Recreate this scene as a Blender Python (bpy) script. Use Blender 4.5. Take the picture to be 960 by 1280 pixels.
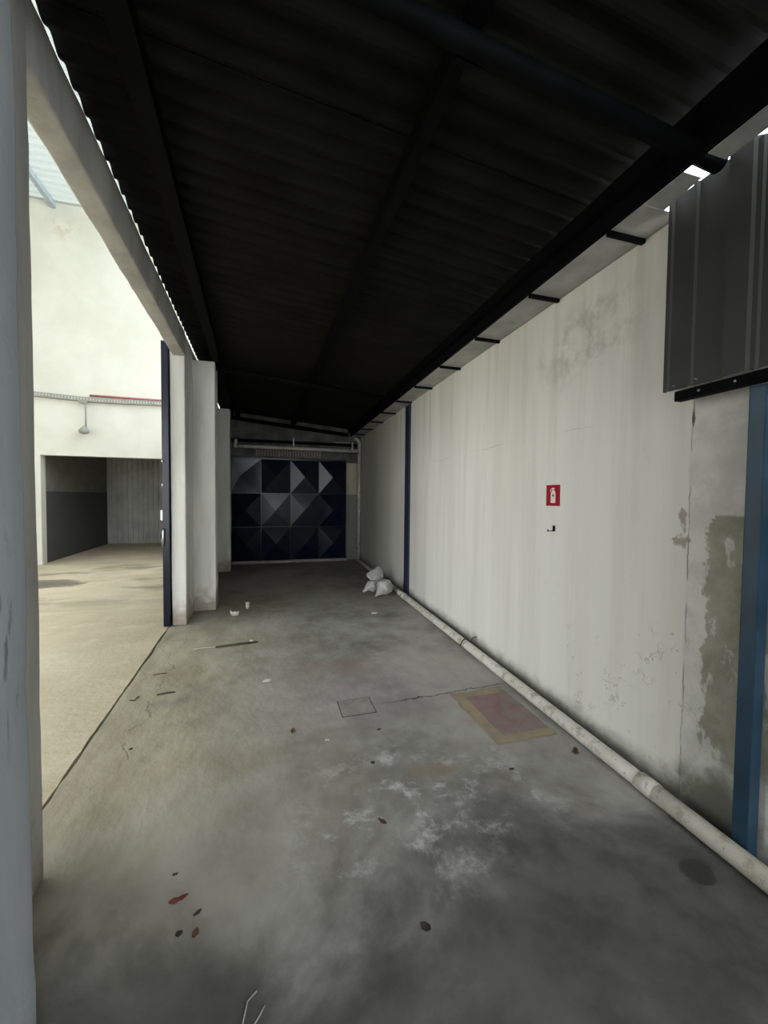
import bpy, bmesh, math, random
from mathutils import Vector, Matrix, noise
random.seed(7)
for o in list(bpy.data.objects):
    bpy.data.objects.remove(o, do_unlink=True)
SC = bpy.context.scene
COL = SC.collection

# ------------------------------------------------------------------ camera
YAW, PITCH, ROLL, EYE = 0.29519, 0.03634, 0.0094, 1.6
cam_d = bpy.data.cameras.new('camera')
cam = bpy.data.objects.new('camera', cam_d)
COL.objects.link(cam)
cam_d.sensor_fit = 'VERTICAL'
cam_d.sensor_height = 36.0
cam_d.lens = 36.0 * 510.0 / 1280.0
cam_d.clip_start = 0.02
fw = Vector((math.sin(YAW) * math.cos(PITCH), math.cos(YAW) * math.cos(PITCH), -math.sin(PITCH)))
r0 = Vector((math.cos(YAW), -math.sin(YAW), 0))
u0 = r0.cross(fw)
cr = r0 * math.cos(ROLL) + u0 * math.sin(ROLL)
cu = -r0 * math.sin(ROLL) + u0 * math.cos(ROLL)
cam.matrix_world = Matrix(((cr.x, cu.x, -fw.x, 0), (cr.y, cu.y, -fw.y, 0), (cr.z, cu.z, -fw.z, EYE), (0, 0, 0, 1)))
SC.camera = cam

# ------------------------------------------------------------------ world: pale overcast sky
W = bpy.data.worlds.new('overcast_sky')
SC.world = W
W.use_nodes = True
bg = W.node_tree.nodes['Background']
bg.inputs[0].default_value = (0.93, 0.965, 1.0, 1)
bg.inputs[1].default_value = 4.6
SC.view_settings.view_transform = 'Standard'
SC.view_settings.look = 'None'
SC.view_settings.exposure = 0.15
SC.view_settings.gamma = 1.0
SC.view_settings.use_curve_mapping = False


# ------------------------------------------------------------------ material helper
class M:
    def __init__(s, name, rough=0.8, spec=0.3, metal=0.0):
        s.m = bpy.data.materials.new(name)
        s.m.use_nodes = True
        s.t = s.m.node_tree
        s.b = s.t.nodes['Principled BSDF']
        s.b.inputs['Roughness'].default_value = rough
        s.b.inputs['Specular IOR Level'].default_value = spec
        s.b.inputs['Metallic'].default_value = metal
        g = s.t.nodes.new('ShaderNodeNewGeometry')
        s.pos = g.outputs['Position']
        sp = s.t.nodes.new('ShaderNodeSeparateXYZ')
        s.t.links.new(s.pos, sp.inputs[0])
        s.x, s.y, s.z = sp.outputs

    def ln(s, a, inp):
        if hasattr(a, 'is_output'):
            s.t.links.new(a, inp)
        else:
            if isinstance(a, (tuple, list)) and len(a) == 3 and inp.type == 'RGBA':
                a = (*a, 1)
            inp.default_value = a

    def math(s, op, a, b=0.0, c=0.0, clamp=False):
        n = s.t.nodes.new('ShaderNodeMath')
        n.operation = op
        n.use_clamp = clamp
        s.ln(a, n.inputs[0]); s.ln(b, n.inputs[1]); s.ln(c, n.inputs[2])
        return n.outputs[0]

    def scale(s, v, k):
        n = s.t.nodes.new('ShaderNodeVectorMath')
        n.operation = 'MULTIPLY'
        s.ln(v, n.inputs[0]); n.inputs[1].default_value = k
        return n.outputs[0]

    def noise(s, scale, detail=5, rough=0.55, k=None, dist=0.0, off=None):
        v = s.pos
        if k: v = s.scale(v, k)
        if off:
            n = s.t.nodes.new('ShaderNodeVectorMath'); n.operation = 'ADD'
            s.ln(v, n.inputs[0]); n.inputs[1].default_value = off
            v = n.outputs[0]
        n = s.t.nodes.new('ShaderNodeTexNoise')
        s.ln(v, n.inputs['Vector'])
        n.inputs['Scale'].default_value = scale
        n.inputs['Detail'].default_value = detail
        n.inputs['Roughness'].default_value = rough
        n.inputs['Distortion'].default_value = dist
        return n.outputs['Fac']

    def ss(s, v, a, b):           # smoothstep a->b gives 0->1
        n = s.t.nodes.new('ShaderNodeMapRange')
        n.interpolation_type = 'SMOOTHSTEP'
        s.ln(v, n.inputs[0])
        if a < b:
            n.inputs[1].default_value = a; n.inputs[2].default_value = b
            n.inputs[3].default_value = 0; n.inputs[4].default_value = 1
        else:
            n.inputs[1].default_value = b; n.inputs[2].default_value = a
            n.inputs[3].default_value = 1; n.inputs[4].default_value = 0
        return n.outputs[0]

    def mul(s, *a):
        r = a[0]
        for q in a[1:]:
            r = s.math('MULTIPLY', r, q)
        return r

    def mix(s, f, a, b):
        n = s.t.nodes.new('ShaderNodeMix')
        n.data_type = 'RGBA'
        s.ln(f, n.inputs[0]); s.ln(a, n.inputs[6]); s.ln(b, n.inputs[7])
        return n.outputs[2]

    def ell(s, cx, cy, rx, ry, a='x', b='y', wob=None):   # normalised distance from an ellipse centre
        A = {'x': s.x, 'y': s.y, 'z': s.z}
        dx = s.math('DIVIDE', s.math('SUBTRACT', A[a], cx), rx)
        dy = s.math('DIVIDE', s.math('SUBTRACT', A[b], cy), ry)
        d = s.math('SQRT', s.math('ADD', s.mul(dx, dx), s.mul(dy, dy)))
        if wob is not None:
            d = s.math('ADD', d, wob)
        return d

    def col(s, c):
        s.ln(c, s.b.inputs['Base Color']); return s

    def bump(s, h, strength=0.3, dist=0.01):
        n = s.t.nodes.new('ShaderNodeBump')
        n.inputs['Strength'].default_value = strength
        n.inputs['Distance'].default_value = dist
        s.ln(h, n.inputs['Height'])
        s.t.links.new(n.outputs[0], s.b.inputs['Normal'])
        return s

    def rough(s, r):
        s.ln(r, s.b.inputs['Roughness']); return s


def simple(name, c, rough=0.7, spec=0.3, metal=0.0, var=0.25, sc=9.0, bump=0.0):
    m = M(name, rough, spec, metal)
    n = m.ss(m.noise(sc, 6), 0.3, 0.72)
    d = tuple(q * (1 - var) for q in c)
    l = tuple(min(1, q * (1 + var * .6)) for q in c)
    m.col(m.mix(n, d, l))
    if bump:
        m.bump(m.noise(sc * 3, 5), bump, 0.01)
    return m.m


# concrete floor of the passage
def floor_mat():
    m = M('worn_concrete_floor', 0.75, 0.35)
    n1 = m.noise(0.9, 8, 0.62, dist=0.4)
    n2 = m.noise(4.0, 7, 0.58)
    n3 = m.noise(22.0, 6, 0.6)
    ns = m.noise(3.0, 5, 0.52, k=(1.0, 0.45, 1.0))
    c = m.mix(m.ss(n1, 0.36, 0.64), (0.185, 0.177, 0.160), (0.38, 0.365, 0.338))
    c = m.mix(m.mul(m.ss(n2, 0.42, 0.7), 0.45), c, (0.43, 0.42, 0.395))
    # beige dust tracked in from the bay side
    wx = m.math('ADD', m.x, m.math('MULTIPLY', m.math('SUBTRACT', n1, 0.5), 1.6))
    dust = m.mul(m.ss(wx, 0.75, -0.7), m.ss(m.y, 1.1, 2.6), m.ss(m.y, 7.5, 4.5))
    c = m.mix(m.mul(dust, 0.72), c, m.mix(m.ss(ns, 0.35, 0.65), (0.31, 0.265, 0.17), (0.45, 0.395, 0.28)))
    # chalky white scuffs
    area = m.ss(m.ell(0.85, 1.85, 0.95, 0.9), 1.0, 0.25)
    w = m.mul(area, m.ss(m.noise(4.6, 10, 0.74, off=(3, 1, 0)), 0.50, 0.66))
    c = m.mix(m.mul(w, 0.85), c, (0.66, 0.655, 0.63))
    w2 = m.ss(m.noise(9.0, 7, 0.6, k=(1, 0.6, 1), off=(8, 4, 0)), 0.66, 0.74)
    c = m.mix(m.mul(w2, 0.35), c, (0.48, 0.47, 0.44))
    # dark patches, plus shade at the near end put into the colour
    dk = m.mul(m.ss(m.ell(1.35, 1.15, 0.85, 0.55, wob=m.math('MULTIPLY', m.math('SUBTRACT', n2, 0.5), 1.2)), 1.0, 0.3), m.ss(n2, 0.34, 0.55))
    c = m.mix(m.mul(dk, 0.55), c, (0.085, 0.085, 0.08))
    dk2 = m.ss(m.noise(1.7, 7, 0.6, off=(5, 9, 0)), 0.55, 0.70)
    c = m.mix(m.mul(dk2, 0.42), c, (0.125, 0.12, 0.11))
    near_shade = m.ss(m.math('ADD', m.y, m.math('MULTIPLY', m.math('SUBTRACT', n1, 0.5), 2.2)), 1.75, 1.15)  # near-end shade painted in, with a noisy edge
    c = m.mix(m.mul(near_shade, 0.9), c, m.mix(m.ss(n2, 0.35, 0.65), (0.062, 0.061, 0.056), (0.115, 0.113, 0.106)))
    olive_patch = m.ss(m.ell(-0.35, 1.25, 0.75, 0.5, wob=m.math('MULTIPLY', m.math('SUBTRACT', n1, 0.5), 1.5)), 1.0, 0.3)  # darker olive patch at the near left
    c = m.mix(m.mul(olive_patch, 0.6), c, (0.082, 0.080, 0.066))
    far = m.ss(m.math('ADD', m.y, m.math('MULTIPLY', n1, 1.5)), 5.6, 7.6)
    c = m.mix(m.mul(far, 0.5), c, (0.16, 0.143, 0.112))
    wet = m.ss(m.ell(1.80, 1.235, 0.075, 0.062, wob=m.math('MULTIPLY', m.math('SUBTRACT', m.noise(14, 4), 0.5), 1.6)), 1.0, 0.9)
    c = m.mix(m.mul(wet, 0.85), c, (0.035, 0.035, 0.036))
    rb = m.ss(m.ell(0.75, 3.75, 0.55, 0.35, wob=m.math('MULTIPLY', m.math('SUBTRACT', n2, 0.5), 1.4)), 1.0, 0.2)
    c = m.mix(m.mul(rb, 0.35), c, (0.25, 0.16, 0.12))
    pu = m.ss(m.ell(0.9, 3.2, 1.5, 0.8, wob=m.math('MULTIPLY', m.math('SUBTRACT', n1, 0.5), 1.4)), 1.0, 0.2)
    c = m.mix(m.mul(pu, 0.3), c, (0.36, 0.325, 0.325))
    oc = m.ss(m.ell(0.98, 2.17, 0.2, 0.09, wob=m.math('MULTIPLY', m.math('SUBTRACT', n2, 0.5), 1.4)), 1.0, 0.3)
    c = m.mix(m.mul(oc, 0.5), c, (0.22, 0.17, 0.10))
    # hairline crack across the slab and a few wandering ones
    wob = m.math('MULTIPLY', m.math('SUBTRACT', m.noise(2.2, 6, 0.65), 0.5), 0.28)
    cy = m.math('ABSOLUTE', m.math('SUBTRACT', m.math('ADD', m.y, wob), 2.985))
    ck = m.mul(m.ss(cy, 0.010, 0.003), m.ss(m.x, 0.85, 1.05), m.ss(m.x, 2.2, 2.0))
    cx = m.math('ABSOLUTE', m.math('SUBTRACT', m.math('ADD', m.x, m.math('MULTIPLY', wob, 1.6)), -0.80))
    ck2 = m.mul(m.ss(cx, 0.014, 0.004), m.ss(m.y, 2.6, 2.9), m.ss(m.y, 5.2, 4.6), m.ss(n2, 0.42, 0.55))
    cz = m.math('ABSOLUTE', m.math('SUBTRACT', m.noise(1.1, 6, 0.6, off=(2, 7, 1)), 0.5))
    ck3 = m.mul(m.ss(cz, 0.0035, 0.001), m.ss(n1, 0.5, 0.62))
    ckk = m.math('MAXIMUM', ck, m.math('MAXIMUM', m.mul(ck2, 0.35), m.mul(ck3, 0.0)))
    c = m.mix(m.mul(ckk, 0.8), c, (0.05, 0.047, 0.042))
    grit = m.ss(m.noise(60, 3, 0.6), 0.70, 0.76)
    c = m.mix(m.mul(grit, 0.35), c, (0.09, 0.085, 0.075))
    m.col(c)
    h = m.math('ADD', m.mul(n2, 0.7), m.math('ADD', m.mul(n3, 0.06), m.math('MULTIPLY', ckk, -1.2)))
    h = m.math('ADD', h, m.mul(ns, m.mul(dust, 1.4)))
    h = m.math('ADD', h, m.math('MULTIPLY', m.noise(3.6, 6, 0.58, k=(1, 0.6, 1), off=(6, 2, 0)), 1.2))
    m.bump(h, 0.42, 0.03)
    r = m.math('SUBTRACT', 0.80, m.math('ADD', m.mul(dk, 0.25), m.mul(wet, 0.3)))
    m.rough(r)
    return m.m


def bay_floor_mat():
    m = M('dusty_beige_concrete', 0.85, 0.2)
    n1 = m.noise(0.8, 8, 0.6, dist=0.3)
    ns = m.noise(2.5, 8, 0.65, k=(0.6, 1.4, 1))
    c = m.mix(m.ss(n1, 0.3, 0.7), (0.44, 0.375, 0.26), (0.55, 0.485, 0.36))
    c = m.mix(m.mul(m.ss(ns, 0.5, 0.7), 0.5), c, (0.66, 0.60, 0.48))
    st = m.mul(m.ss(m.noise(1.3, 7, 0.6, k=(0.5, 1.3, 1), off=(1, 3, 0)), 0.52, 0.62), m.ss(m.y, 6.0, 8.0), m.ss(m.y, 11.5, 10.0))
    c = m.mix(m.mul(st, 0.6), c, (0.16, 0.14, 0.11))
    pud = m.ss(m.ell(-3.75, 8.6, 0.7, 0.42, wob=m.math('MULTIPLY', m.math('SUBTRACT', ns, 0.5), 1.8)), 1.0, 0.8)
    c = m.mix(m.mul(pud, 0.72), c, (0.10, 0.09, 0.075))
    m.col(c)
    m.bump(m.math('ADD', ns, m.mul(m.noise(20, 5), 0.3)), 0.5, 0.03)
    return m.m


# long white plastered wall on the right
XW0, XWK = 2.068, 0.038
def xw(y):
    return XW0 + XWK * y


def right_wall_mat():
    m = M('stained_white_plaster', 0.85, 0.2)
    st = m.noise(2.6, 6, 0.6, k=(1, 1, 0.07))
    st2 = m.noise(9.0, 5, 0.6, k=(1, 1, 0.05), off=(2, 5, 0))
    bl = m.noise(1.3, 7, 0.6)
    sm = m.noise(5.0, 9, 0.7, dist=0.15)
    fine = m.noise(28, 6, 0.6)
    c = m.mix(m.ss(st, 0.35, 0.65), (0.655, 0.64, 0.58), (0.735, 0.725, 0.665))
    c = m.mix(m.mul(m.ss(st2, 0.5, 0.68), 0.25), c, (0.58, 0.56, 0.49))
    c = m.mix(m.mul(m.ss(bl, 0.5, 0.7), 0.3), c, (0.68, 0.69, 0.67))
    # brown-grey streaks running down from the coping
    up = m.ss(m.z, 1.6, 3.0)
    c = m.mix(m.mul(up, m.ss(st2, 0.46, 0.66), 0.32), c, (0.50, 0.465, 0.385))
    sg = m.mul(m.ss(m.ell(2.35, 2.72, 0.75, 0.36, 'y', 'z', wob=m.math('MULTIPLY', m.math('SUBTRACT', bl, 0.5), 1.0)), 1.0, 0.2), m.ss(sm, 0.42, 0.62))
    c = m.mix(m.mul(sg, 0.6), c, (0.40, 0.385, 0.33))
    # horizontal pour joint
    jz = m.math('SUBTRACT', m.z, m.math('ADD', 2.10, m.math('MULTIPLY', m.math('SUBTRACT', m.noise(1.5, 4), 0.5), 0.10)))
    jl = m.mul(m.ss(m.math('ABSOLUTE', jz), 0.009, 0.002), m.ss(m.noise(2.4, 3, 0.5, off=(4, 0, 2)), 0.48, 0.62))
    c = m.mix(m.mul(jl, 0.28), c, (0.36, 0.34, 0.30))
    # pock marks
    pk = m.ss(m.noise(26, 3, 0.5, off=(0, 3, 9)), 0.72, 0.77)
    lowm = m.ss(m.z, 1.5, 0.4)
    c = m.mix(m.mul(pk, m.math('ADD', 0.25, m.mul(lowm, 0.5))), c, (0.34, 0.33, 0.30))
    # dirty foot of the wall
    foot = m.ss(m.math('ADD', m.z, m.math('MULTIPLY', m.math('SUBTRACT', sm, 0.5), 0.22)), 0.17, 0.0)
    c = m.mix(m.mul(foot, 0.75), c, (0.115, 0.11, 0.095))
    # repaired, unpainted end near the blue post
    e = m.ss(m.math('ADD', m.y, m.math('MULTIPLY', m.math('SUBTRACT', m.noise(5, 5), 0.5), 0.03)), 1.575, 1.555)
    c = m.mix(m.mul(e, 0.55), c, m.mix(m.ss(sm, 0.4, 0.62), (0.44, 0.435, 0.41), (0.62, 0.615, 0.585)))
    lump = m.math('MULTIPLY', m.math('SUBTRACT', m.noise(6, 7, 0.65, off=(1, 1, 4)), 0.5), 0.22)
    edge = m.math('ADD', m.y, lump)
    ez = m.math('SUBTRACT', edge, m.math('MULTIPLY', m.ss(m.z, 0.75, 1.5), 0.0))
    pa = m.mul(m.ss(ez, 1.475, 1.460), m.ss(m.z, 1.535, 1.52), m.ss(m.math('ADD', m.z, m.math('MULTIPLY', lump, 2.0)), 0.28, 0.42))
    pa = m.mul(pa, m.math('SUBTRACT', 1.0, m.mul(m.ss(m.noise(13, 6, 0.6, k=(1, 1, 0.45)), 0.56, 0.62), 0.8)))
    c = m.mix(m.mul(pa, 0.9), c, m.mix(m.ss(sm, 0.35, 0.65), (0.235, 0.225, 0.165), (0.34, 0.33, 0.265)))
    gr = m.mul(m.ss(m.ell(1.38, 0.10, 0.28, 0.24, 'y', 'z', wob=m.math('MULTIPLY', m.math('SUBTRACT', sm, 0.5), 1.2)), 1.0, 0.3), 0.85)
    c = m.mix(gr, c, (0.10, 0.10, 0.075))
    # exposed brick spots beside the crack
    b1 = m.ss(m.ell(1.60, 1.50, 0.035, 0.05, 'y', 'z', wob=m.math('MULTIPLY', m.math('SUBTRACT', m.noise(17, 6, 0.6, off=(0, 4, 1)), 0.5), 4.0)), 1.0, 0.5)
    b2 = m.ss(m.ell(1.60, 1.38, 0.045, 0.035, 'y', 'z', wob=m.math('MULTIPLY', m.math('SUBTRACT', m.noise(17, 6, 0.6, off=(0, 4, 1)), 0.5), 4.0)), 1.0, 0.5)
    c = m.mix(m.mul(m.math('MAXIMUM', b1, b2), 0.75), c, (0.26, 0.205, 0.155))
    # long vertical crack
    cy = m.math('ABSOLUTE', m.math('SUBTRACT', m.math('ADD', m.y, m.math('MULTIPLY', m.math('SUBTRACT', m.noise(4, 7, 0.7, k=(0, 0, 1)), 0.5), 0.05)), 1.56))
    ck = m.mul(m.ss(cy, 0.005, 0.001), m.ss(m.noise(4.2, 5, 0.6, k=(0, 0, 1), off=(0, 0, 5)), 0.40, 0.60))
    c = m.mix(m.mul(ck, 0.75), c, (0.12, 0.11, 0.10))
    # flaking paint low on the wall
    fl = m.math('ABSOLUTE', m.math('SUBTRACT', m.noise(7, 6, 0.6, off=(7, 2, 3)), 0.5))
    flm = m.mul(m.ss(fl, 0.012, 0.003), m.ss(m.noise(3.5, 4, 0.6, off=(9, 9, 1)), 0.53, 0.60), m.ss(m.y, 3.0, 2.2), m.ss(m.z, 1.1, 0.7))
    c = m.mix(m.mul(flm, 0.7), c, (0.36, 0.35, 0.32))
    hole = m.ss(m.ell(1.556, 2.02, 0.010, 0.05, 'y', 'z', wob=m.math('MULTIPLY', m.math('SUBTRACT', m.noise(18, 4), 0.5), 1.5)), 1.0, 0.7)
    c = m.mix(m.mul(hole, 0.85), c, (0.05, 0.045, 0.04))
    # greyer, darker tone towards the far end
    far = m.ss(m.math('ADD', m.y, m.math('MULTIPLY', bl, 1.0)), 6.6, 9.5)
    c = m.mix(m.mul(far, 0.35), c, (0.42, 0.42, 0.37))
    m.col(c)
    h = m.math('ADD', m.mul(sm, 0.5), m.math('ADD', m.mul(fine, 0.18), m.math('MULTIPLY', m.math('MAXIMUM', m.math('MAXIMUM', ck, pk), flm), -0.9)))
    h = m.math('ADD', h, m.math('MULTIPLY', pa, -0.8))
    h = m.math('ADD', h, m.mul(e, m.noise(16, 7, 0.6), 0.6))
    m.bump(h, 0.35, 0.015)
    return m.m


def plaster_mat(name, c0, c1, dirt=(0.2, 0.15, 0.11), dirt_h=0.35):
    m = M(name, 0.85, 0.2)
    st = m.noise(3.5, 6, 0.6, k=(1, 1, 0.15))
    sm = m.noise(6.0, 8, 0.65, dist=0.5)
    c = m.mix(m.ss(st, 0.33, 0.66), c0, c1)
    mk = m.ss(m.noise(5.0, 6, 0.7, k=(1, 2.5, 0.7), off=(4, 4, 4)), 0.66, 0.74)
    c = m.mix(m.mul(mk, 0.4), c, tuple(q * .45 for q in c0))
    f = m.ss(m.math('ADD', m.z, m.math('MULTIPLY', m.math('SUBTRACT', sm, 0.5), 0.8)), dirt_h, 0.0)
    c = m.mix(m.mul(f, 0.75), c, dirt)
    if 'blue' in name:      # slanting scuffs at hip height
        d_ = m.ss(m.ell(1.21, 1.2, 0.16, 0.34, 'y', 'z', wob=m.math('MULTIPLY', m.math('SUBTRACT', sm, 0.5), 1.5)), 1.0, 0.3)
        yz = m.t.nodes.new('ShaderNodeMapping'); yz.inputs['Rotation'].default_value = (0.6, 0, 0); yz.inputs['Scale'].default_value = (1, 26, 5)
        m.t.links.new(m.pos, yz.inputs['Vector'])
        nz = m.t.nodes.new('ShaderNodeTexNoise'); nz.inputs['Scale'].default_value = 1.6; nz.inputs['Detail'].default_value = 5
        m.t.links.new(yz.outputs[0], nz.inputs['Vector'])
        c = m.mix(m.mul(d_, m.ss(nz.outputs['Fac'], 0.54, 0.64), 0.75), c, (0.12, 0.12, 0.125))
    m.col(c)
    m.bump(m.math('ADD', sm, m.mul(m.noise(40, 5), 0.25)), 0.4, 0.012)
    return m.m


def two_tone_mat(name, low, high, zz):
    m = M(name, 0.85, 0.2)
    n = m.noise(3, 7, 0.6)
    f = m.ss(m.z, zz - 0.006, zz + 0.006)
    c = m.mix(f, low, high)
    c = m.mix(m.mul(m.ss(n, 0.4, 0.7), 0.3), c, tuple((a + b) * .32 for a, b in zip(low, high)))
    m.col(c)
    m.bump(n, 0.25, 0.01)
    return m.m


def bay_wall_mat():
    m = M('bay_white_paint', 0.85, 0.2)
    n = m.noise(1.2, 7, 0.6)
    c = m.mix(m.ss(n, 0.35, 0.65), (0.50, 0.50, 0.43), (0.555, 0.555, 0.485))
    st = m.mul(m.ss(m.ell(-4.15, 7.55, 0.45, 0.32, 'x', 'z', wob=m.math('MULTIPLY', m.math('SUBTRACT', m.noise(3, 6), 0.5), 2.4)), 1.0, 0.3), m.ss(m.noise(6, 6), 0.45, 0.6))
    c = m.mix(m.mul(st, 0.6), c, (0.42, 0.36, 0.26))
    dr = m.ss(m.noise(5, 5, 0.6, k=(1, 1, 0.1)), 0.56, 0.7)
    c = m.mix(m.mul(dr, 0.18), c, (0.5, 0.48, 0.40))
    m.col(c)
    m.bump(n, 0.2, 0.02)
    return m.m


def translucent_mat():
    m = bpy.data.materials.new('translucent_roof_sheet')
    m.use_nodes = True
    t = m.node_tree
    t.nodes.remove(t.nodes['Principled BSDF'])
    out = t.nodes['Material Output']
    tr = t.nodes.new('ShaderNodeBsdfTranslucent'); tr.inputs[0].default_value = (0.50, 0.525, 0.50, 1)
    df = t.nodes.new('ShaderNodeBsdfDiffuse'); df.inputs[0].default_value = (0.60, 0.63, 0.61, 1)
    mx = t.nodes.new('ShaderNodeMixShader'); mx.inputs[0].default_value = 0.28
    t.links.new(tr.outputs[0], mx.inputs[1]); t.links.new(df.outputs[0], mx.inputs[2])
    t.links.new(mx.outputs[0], out.inputs[0])
    return m


def paint_mat(name, c, worn, hx, hy, soft):
    m = M(name, 0.7, 0.35)
    n = m.noise(7, 8, 0.65)
    n2 = m.noise(2.2, 6, 0.6, off=(1, 5, 0))
    m.col(m.mix(m.mul(m.ss(n, 0.3, 0.75), worn), c, (0.36, 0.335, 0.32)))
    tr = m.t.nodes.new('ShaderNodeBsdfTransparent')
    mx = m.t.nodes.new('ShaderNodeMixShader')
    dx = m.math('SUBTRACT', hx, m.math('ABSOLUTE', m.math('SUBTRACT', m.x, 1.745)))
    dy = m.math('SUBTRACT', hy, m.math('ABSOLUTE', m.math('SUBTRACT', m.y, 2.615)))
    d = m.math('ADD', m.math('MINIMUM', dx, dy), m.math('MULTIPLY', m.math('SUBTRACT', n, 0.5), 0.06))
    a = m.mul(m.ss(d, 0.0, soft), m.math('ADD', 0.48, m.mul(m.ss(n2, 0.35, 0.6), 0.32)))
    m.t.links.new(a, mx.inputs[0])
    m.t.links.new(tr.outputs[0], mx.inputs[1])
    m.t.links.new(m.b.outputs[0], mx.inputs[2])
    m.t.links.new(mx.outputs[0], m.t.nodes['Material Output'].inputs[0])
    m.bump(n, 0.3, 0.01)
    return m.m


def pipe_mat():
    m = M('dirty_white_pvc', 0.5, 0.4)
    n = m.noise(10, 7, 0.65)
    s = m.noise(30, 5, 0.6)
    c = m.mix(m.ss(m.noise(1.2, 4, off=(0, 2, 0)), 0.35, 0.65), (0.52, 0.49, 0.41), (0.64, 0.625, 0.56))
    c = m.mix(m.mul(m.ss(n, 0.50, 0.66), 0.7), c, (0.27, 0.245, 0.18))
    c = m.mix(m.mul(m.ss(s, 0.58, 0.68), 0.6), c, (0.16, 0.145, 0.11))
    m.col(c)
    m.bump(n, 0.15, 0.004)
    return m.m


def steel_paint(name, c, chip=(0.6, 0.62, 0.62), rough=0.45, amt=0.7):
    m = M(name, rough, 0.45)
    n = m.noise(5, 6, 0.6)
    cc = m.mix(m.ss(n, 0.3, 0.7), tuple(q * .75 for q in c), tuple(q * 1.2 for q in c))
    ch = m.ss(m.noise(11, 5, 0.55, off=(3, 3, 3)), 0.71, 0.73)
    cc = m.mix(m.mul(ch, amt), cc, chip)
    m.col(cc)
    m.bump(n, 0.1, 0.004)
    return m.m


MAT = dict(
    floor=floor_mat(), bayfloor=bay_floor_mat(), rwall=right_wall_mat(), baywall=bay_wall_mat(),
    plaster=plaster_mat('plaster_shaded_tone', (0.36, 0.355, 0.33), (0.50, 0.495, 0.46)),  # shaded copy of the plaster, for the beam and near jamb
    plaster_lit=plaster_mat('plaster_lit_tone', (0.58, 0.575, 0.54), (0.73, 0.725, 0.68), (0.24, 0.175, 0.12), 0.42),  # same plaster, brightened to carry the light on wall end and pillars
    pillar=plaster_mat('blue_grey_painted_plaster', (0.31, 0.34, 0.355), (0.41, 0.44, 0.455), (0.33, 0.35, 0.35), 0.1),
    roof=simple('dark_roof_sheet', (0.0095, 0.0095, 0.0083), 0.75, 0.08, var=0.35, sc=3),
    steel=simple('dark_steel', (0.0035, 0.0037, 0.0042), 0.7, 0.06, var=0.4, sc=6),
    clad=simple('charcoal_cladding', (0.036, 0.037, 0.034), 0.5, 0.35, var=0.18, sc=2.5),
    gutter=simple('galvanised_gutter', (0.40, 0.405, 0.38), 0.55, 0.4, 0.0, 0.25, 4),
    trans=translucent_mat(), pvc=pipe_mat(),
    navy=simple('navy_paint', (0.006, 0.009, 0.022), 0.22, 0.32, var=0.3, sc=5),
    navypost=steel_paint('navy_post_paint', (0.022, 0.023, 0.06), (0.4, 0.4, 0.42), 0.45, 0.5),
    blue=steel_paint('blue_post_paint', (0.018, 0.052, 0.09), (0.62, 0.65, 0.66), 0.3, 0.9),
    endwall=two_tone_mat('dado_wall', (0.23, 0.23, 0.20), (0.46, 0.45, 0.34), 1.66),
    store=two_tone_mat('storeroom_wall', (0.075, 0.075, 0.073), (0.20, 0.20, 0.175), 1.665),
    conc=simple('dark_raw_concrete', (0.12, 0.12, 0.11), 0.9, 0.2, var=0.4, sc=4, bump=0.3),
    storeclad=simple('grey_storeroom_cladding', (0.42, 0.42, 0.385), 0.6, 0.3, var=0.2, sc=2),
    red=simple('sign_red', (0.34, 0.004, 0.018), 0.4, 0.4, var=0.08),
    white=simple('sign_white', (0.80, 0.74, 0.68), 0.5, 0.4, var=0.04),
    sack=simple('white_plastic_sack', (0.52, 0.505, 0.475), 0.5, 0.4, var=0.18, sc=14, bump=0.25),
    paintred=paint_mat('worn_red_floor_paint', (0.30, 0.175, 0.17), 0.35, 0.40, 0.40, 0.02),
    paintyel=paint_mat('worn_yellow_floor_paint', (0.42, 0.335, 0.195), 0.3, 0.30, 0.385, 0.055),
    lid=simple('hatch_concrete', (0.31, 0.28, 0.265), 0.8, 0.25, var=0.25, sc=10, bump=0.3),
    gap=simple('dirt_joint', (0.07, 0.062, 0.052), 0.95, 0.1, var=0.3),
    leaf=simple('dry_brown_leaf', (0.11, 0.06, 0.035), 0.8, 0.2, var=0.4, sc=40),
    leafdark=simple('dark_wilted_leaf', (0.055, 0.048, 0.036), 0.8, 0.2, var=0.4, sc=40),
    leafred=simple('red_leaf', (0.20, 0.05, 0.035), 0.7, 0.25, var=0.35, sc=25),
    wood=simple('dark_stick', (0.075, 0.06, 0.045), 0.8, 0.2, var=0.4, sc=20),
    pale=simple('pale_debris', (0.66, 0.64, 0.58), 0.7, 0.3, var=0.15, sc=30),
    wire=simple('pale_wire', (0.50, 0.49, 0.44), 0.5, 0.4, var=0.2, sc=30),
    tray=simple('galvanised_tray', (0.26, 0.26, 0.225), 0.5, 0.4, 0.0, 0.2, 8),
    redcable=simple('red_conduit', (0.30, 0.11, 0.11), 0.6, 0.3, var=0.1),
    lampgrey=simple('lamp_grey', (0.24, 0.24, 0.21), 0.6, 0.3, var=0.1),
    bluepurlin=simple('light_blue_steel', (0.34, 0.40, 0.42), 0.6, 0.3, var=0.15),
    chrome=simple('bare_steel', (0.55, 0.55, 0.55), 0.3, 0.5, 0.8, 0.1),
)


# ------------------------------------------------------------------ object helpers
def root(name, loc, label=None, cat=None, group=None, kind=None):
    o = bpy.data.objects.new(name, None)
    COL.objects.link(o)
    o.location = loc
    o.empty_display_size = 0.1
    tag(o, label, cat, group, kind)
    return o


def tag(o, label=None, cat=None, group=None, kind=None):
    if label: o['label'] = label
    if cat: o['category'] = cat
    if group: o['group'] = group
    if kind: o['kind'] = kind
    return o


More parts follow.
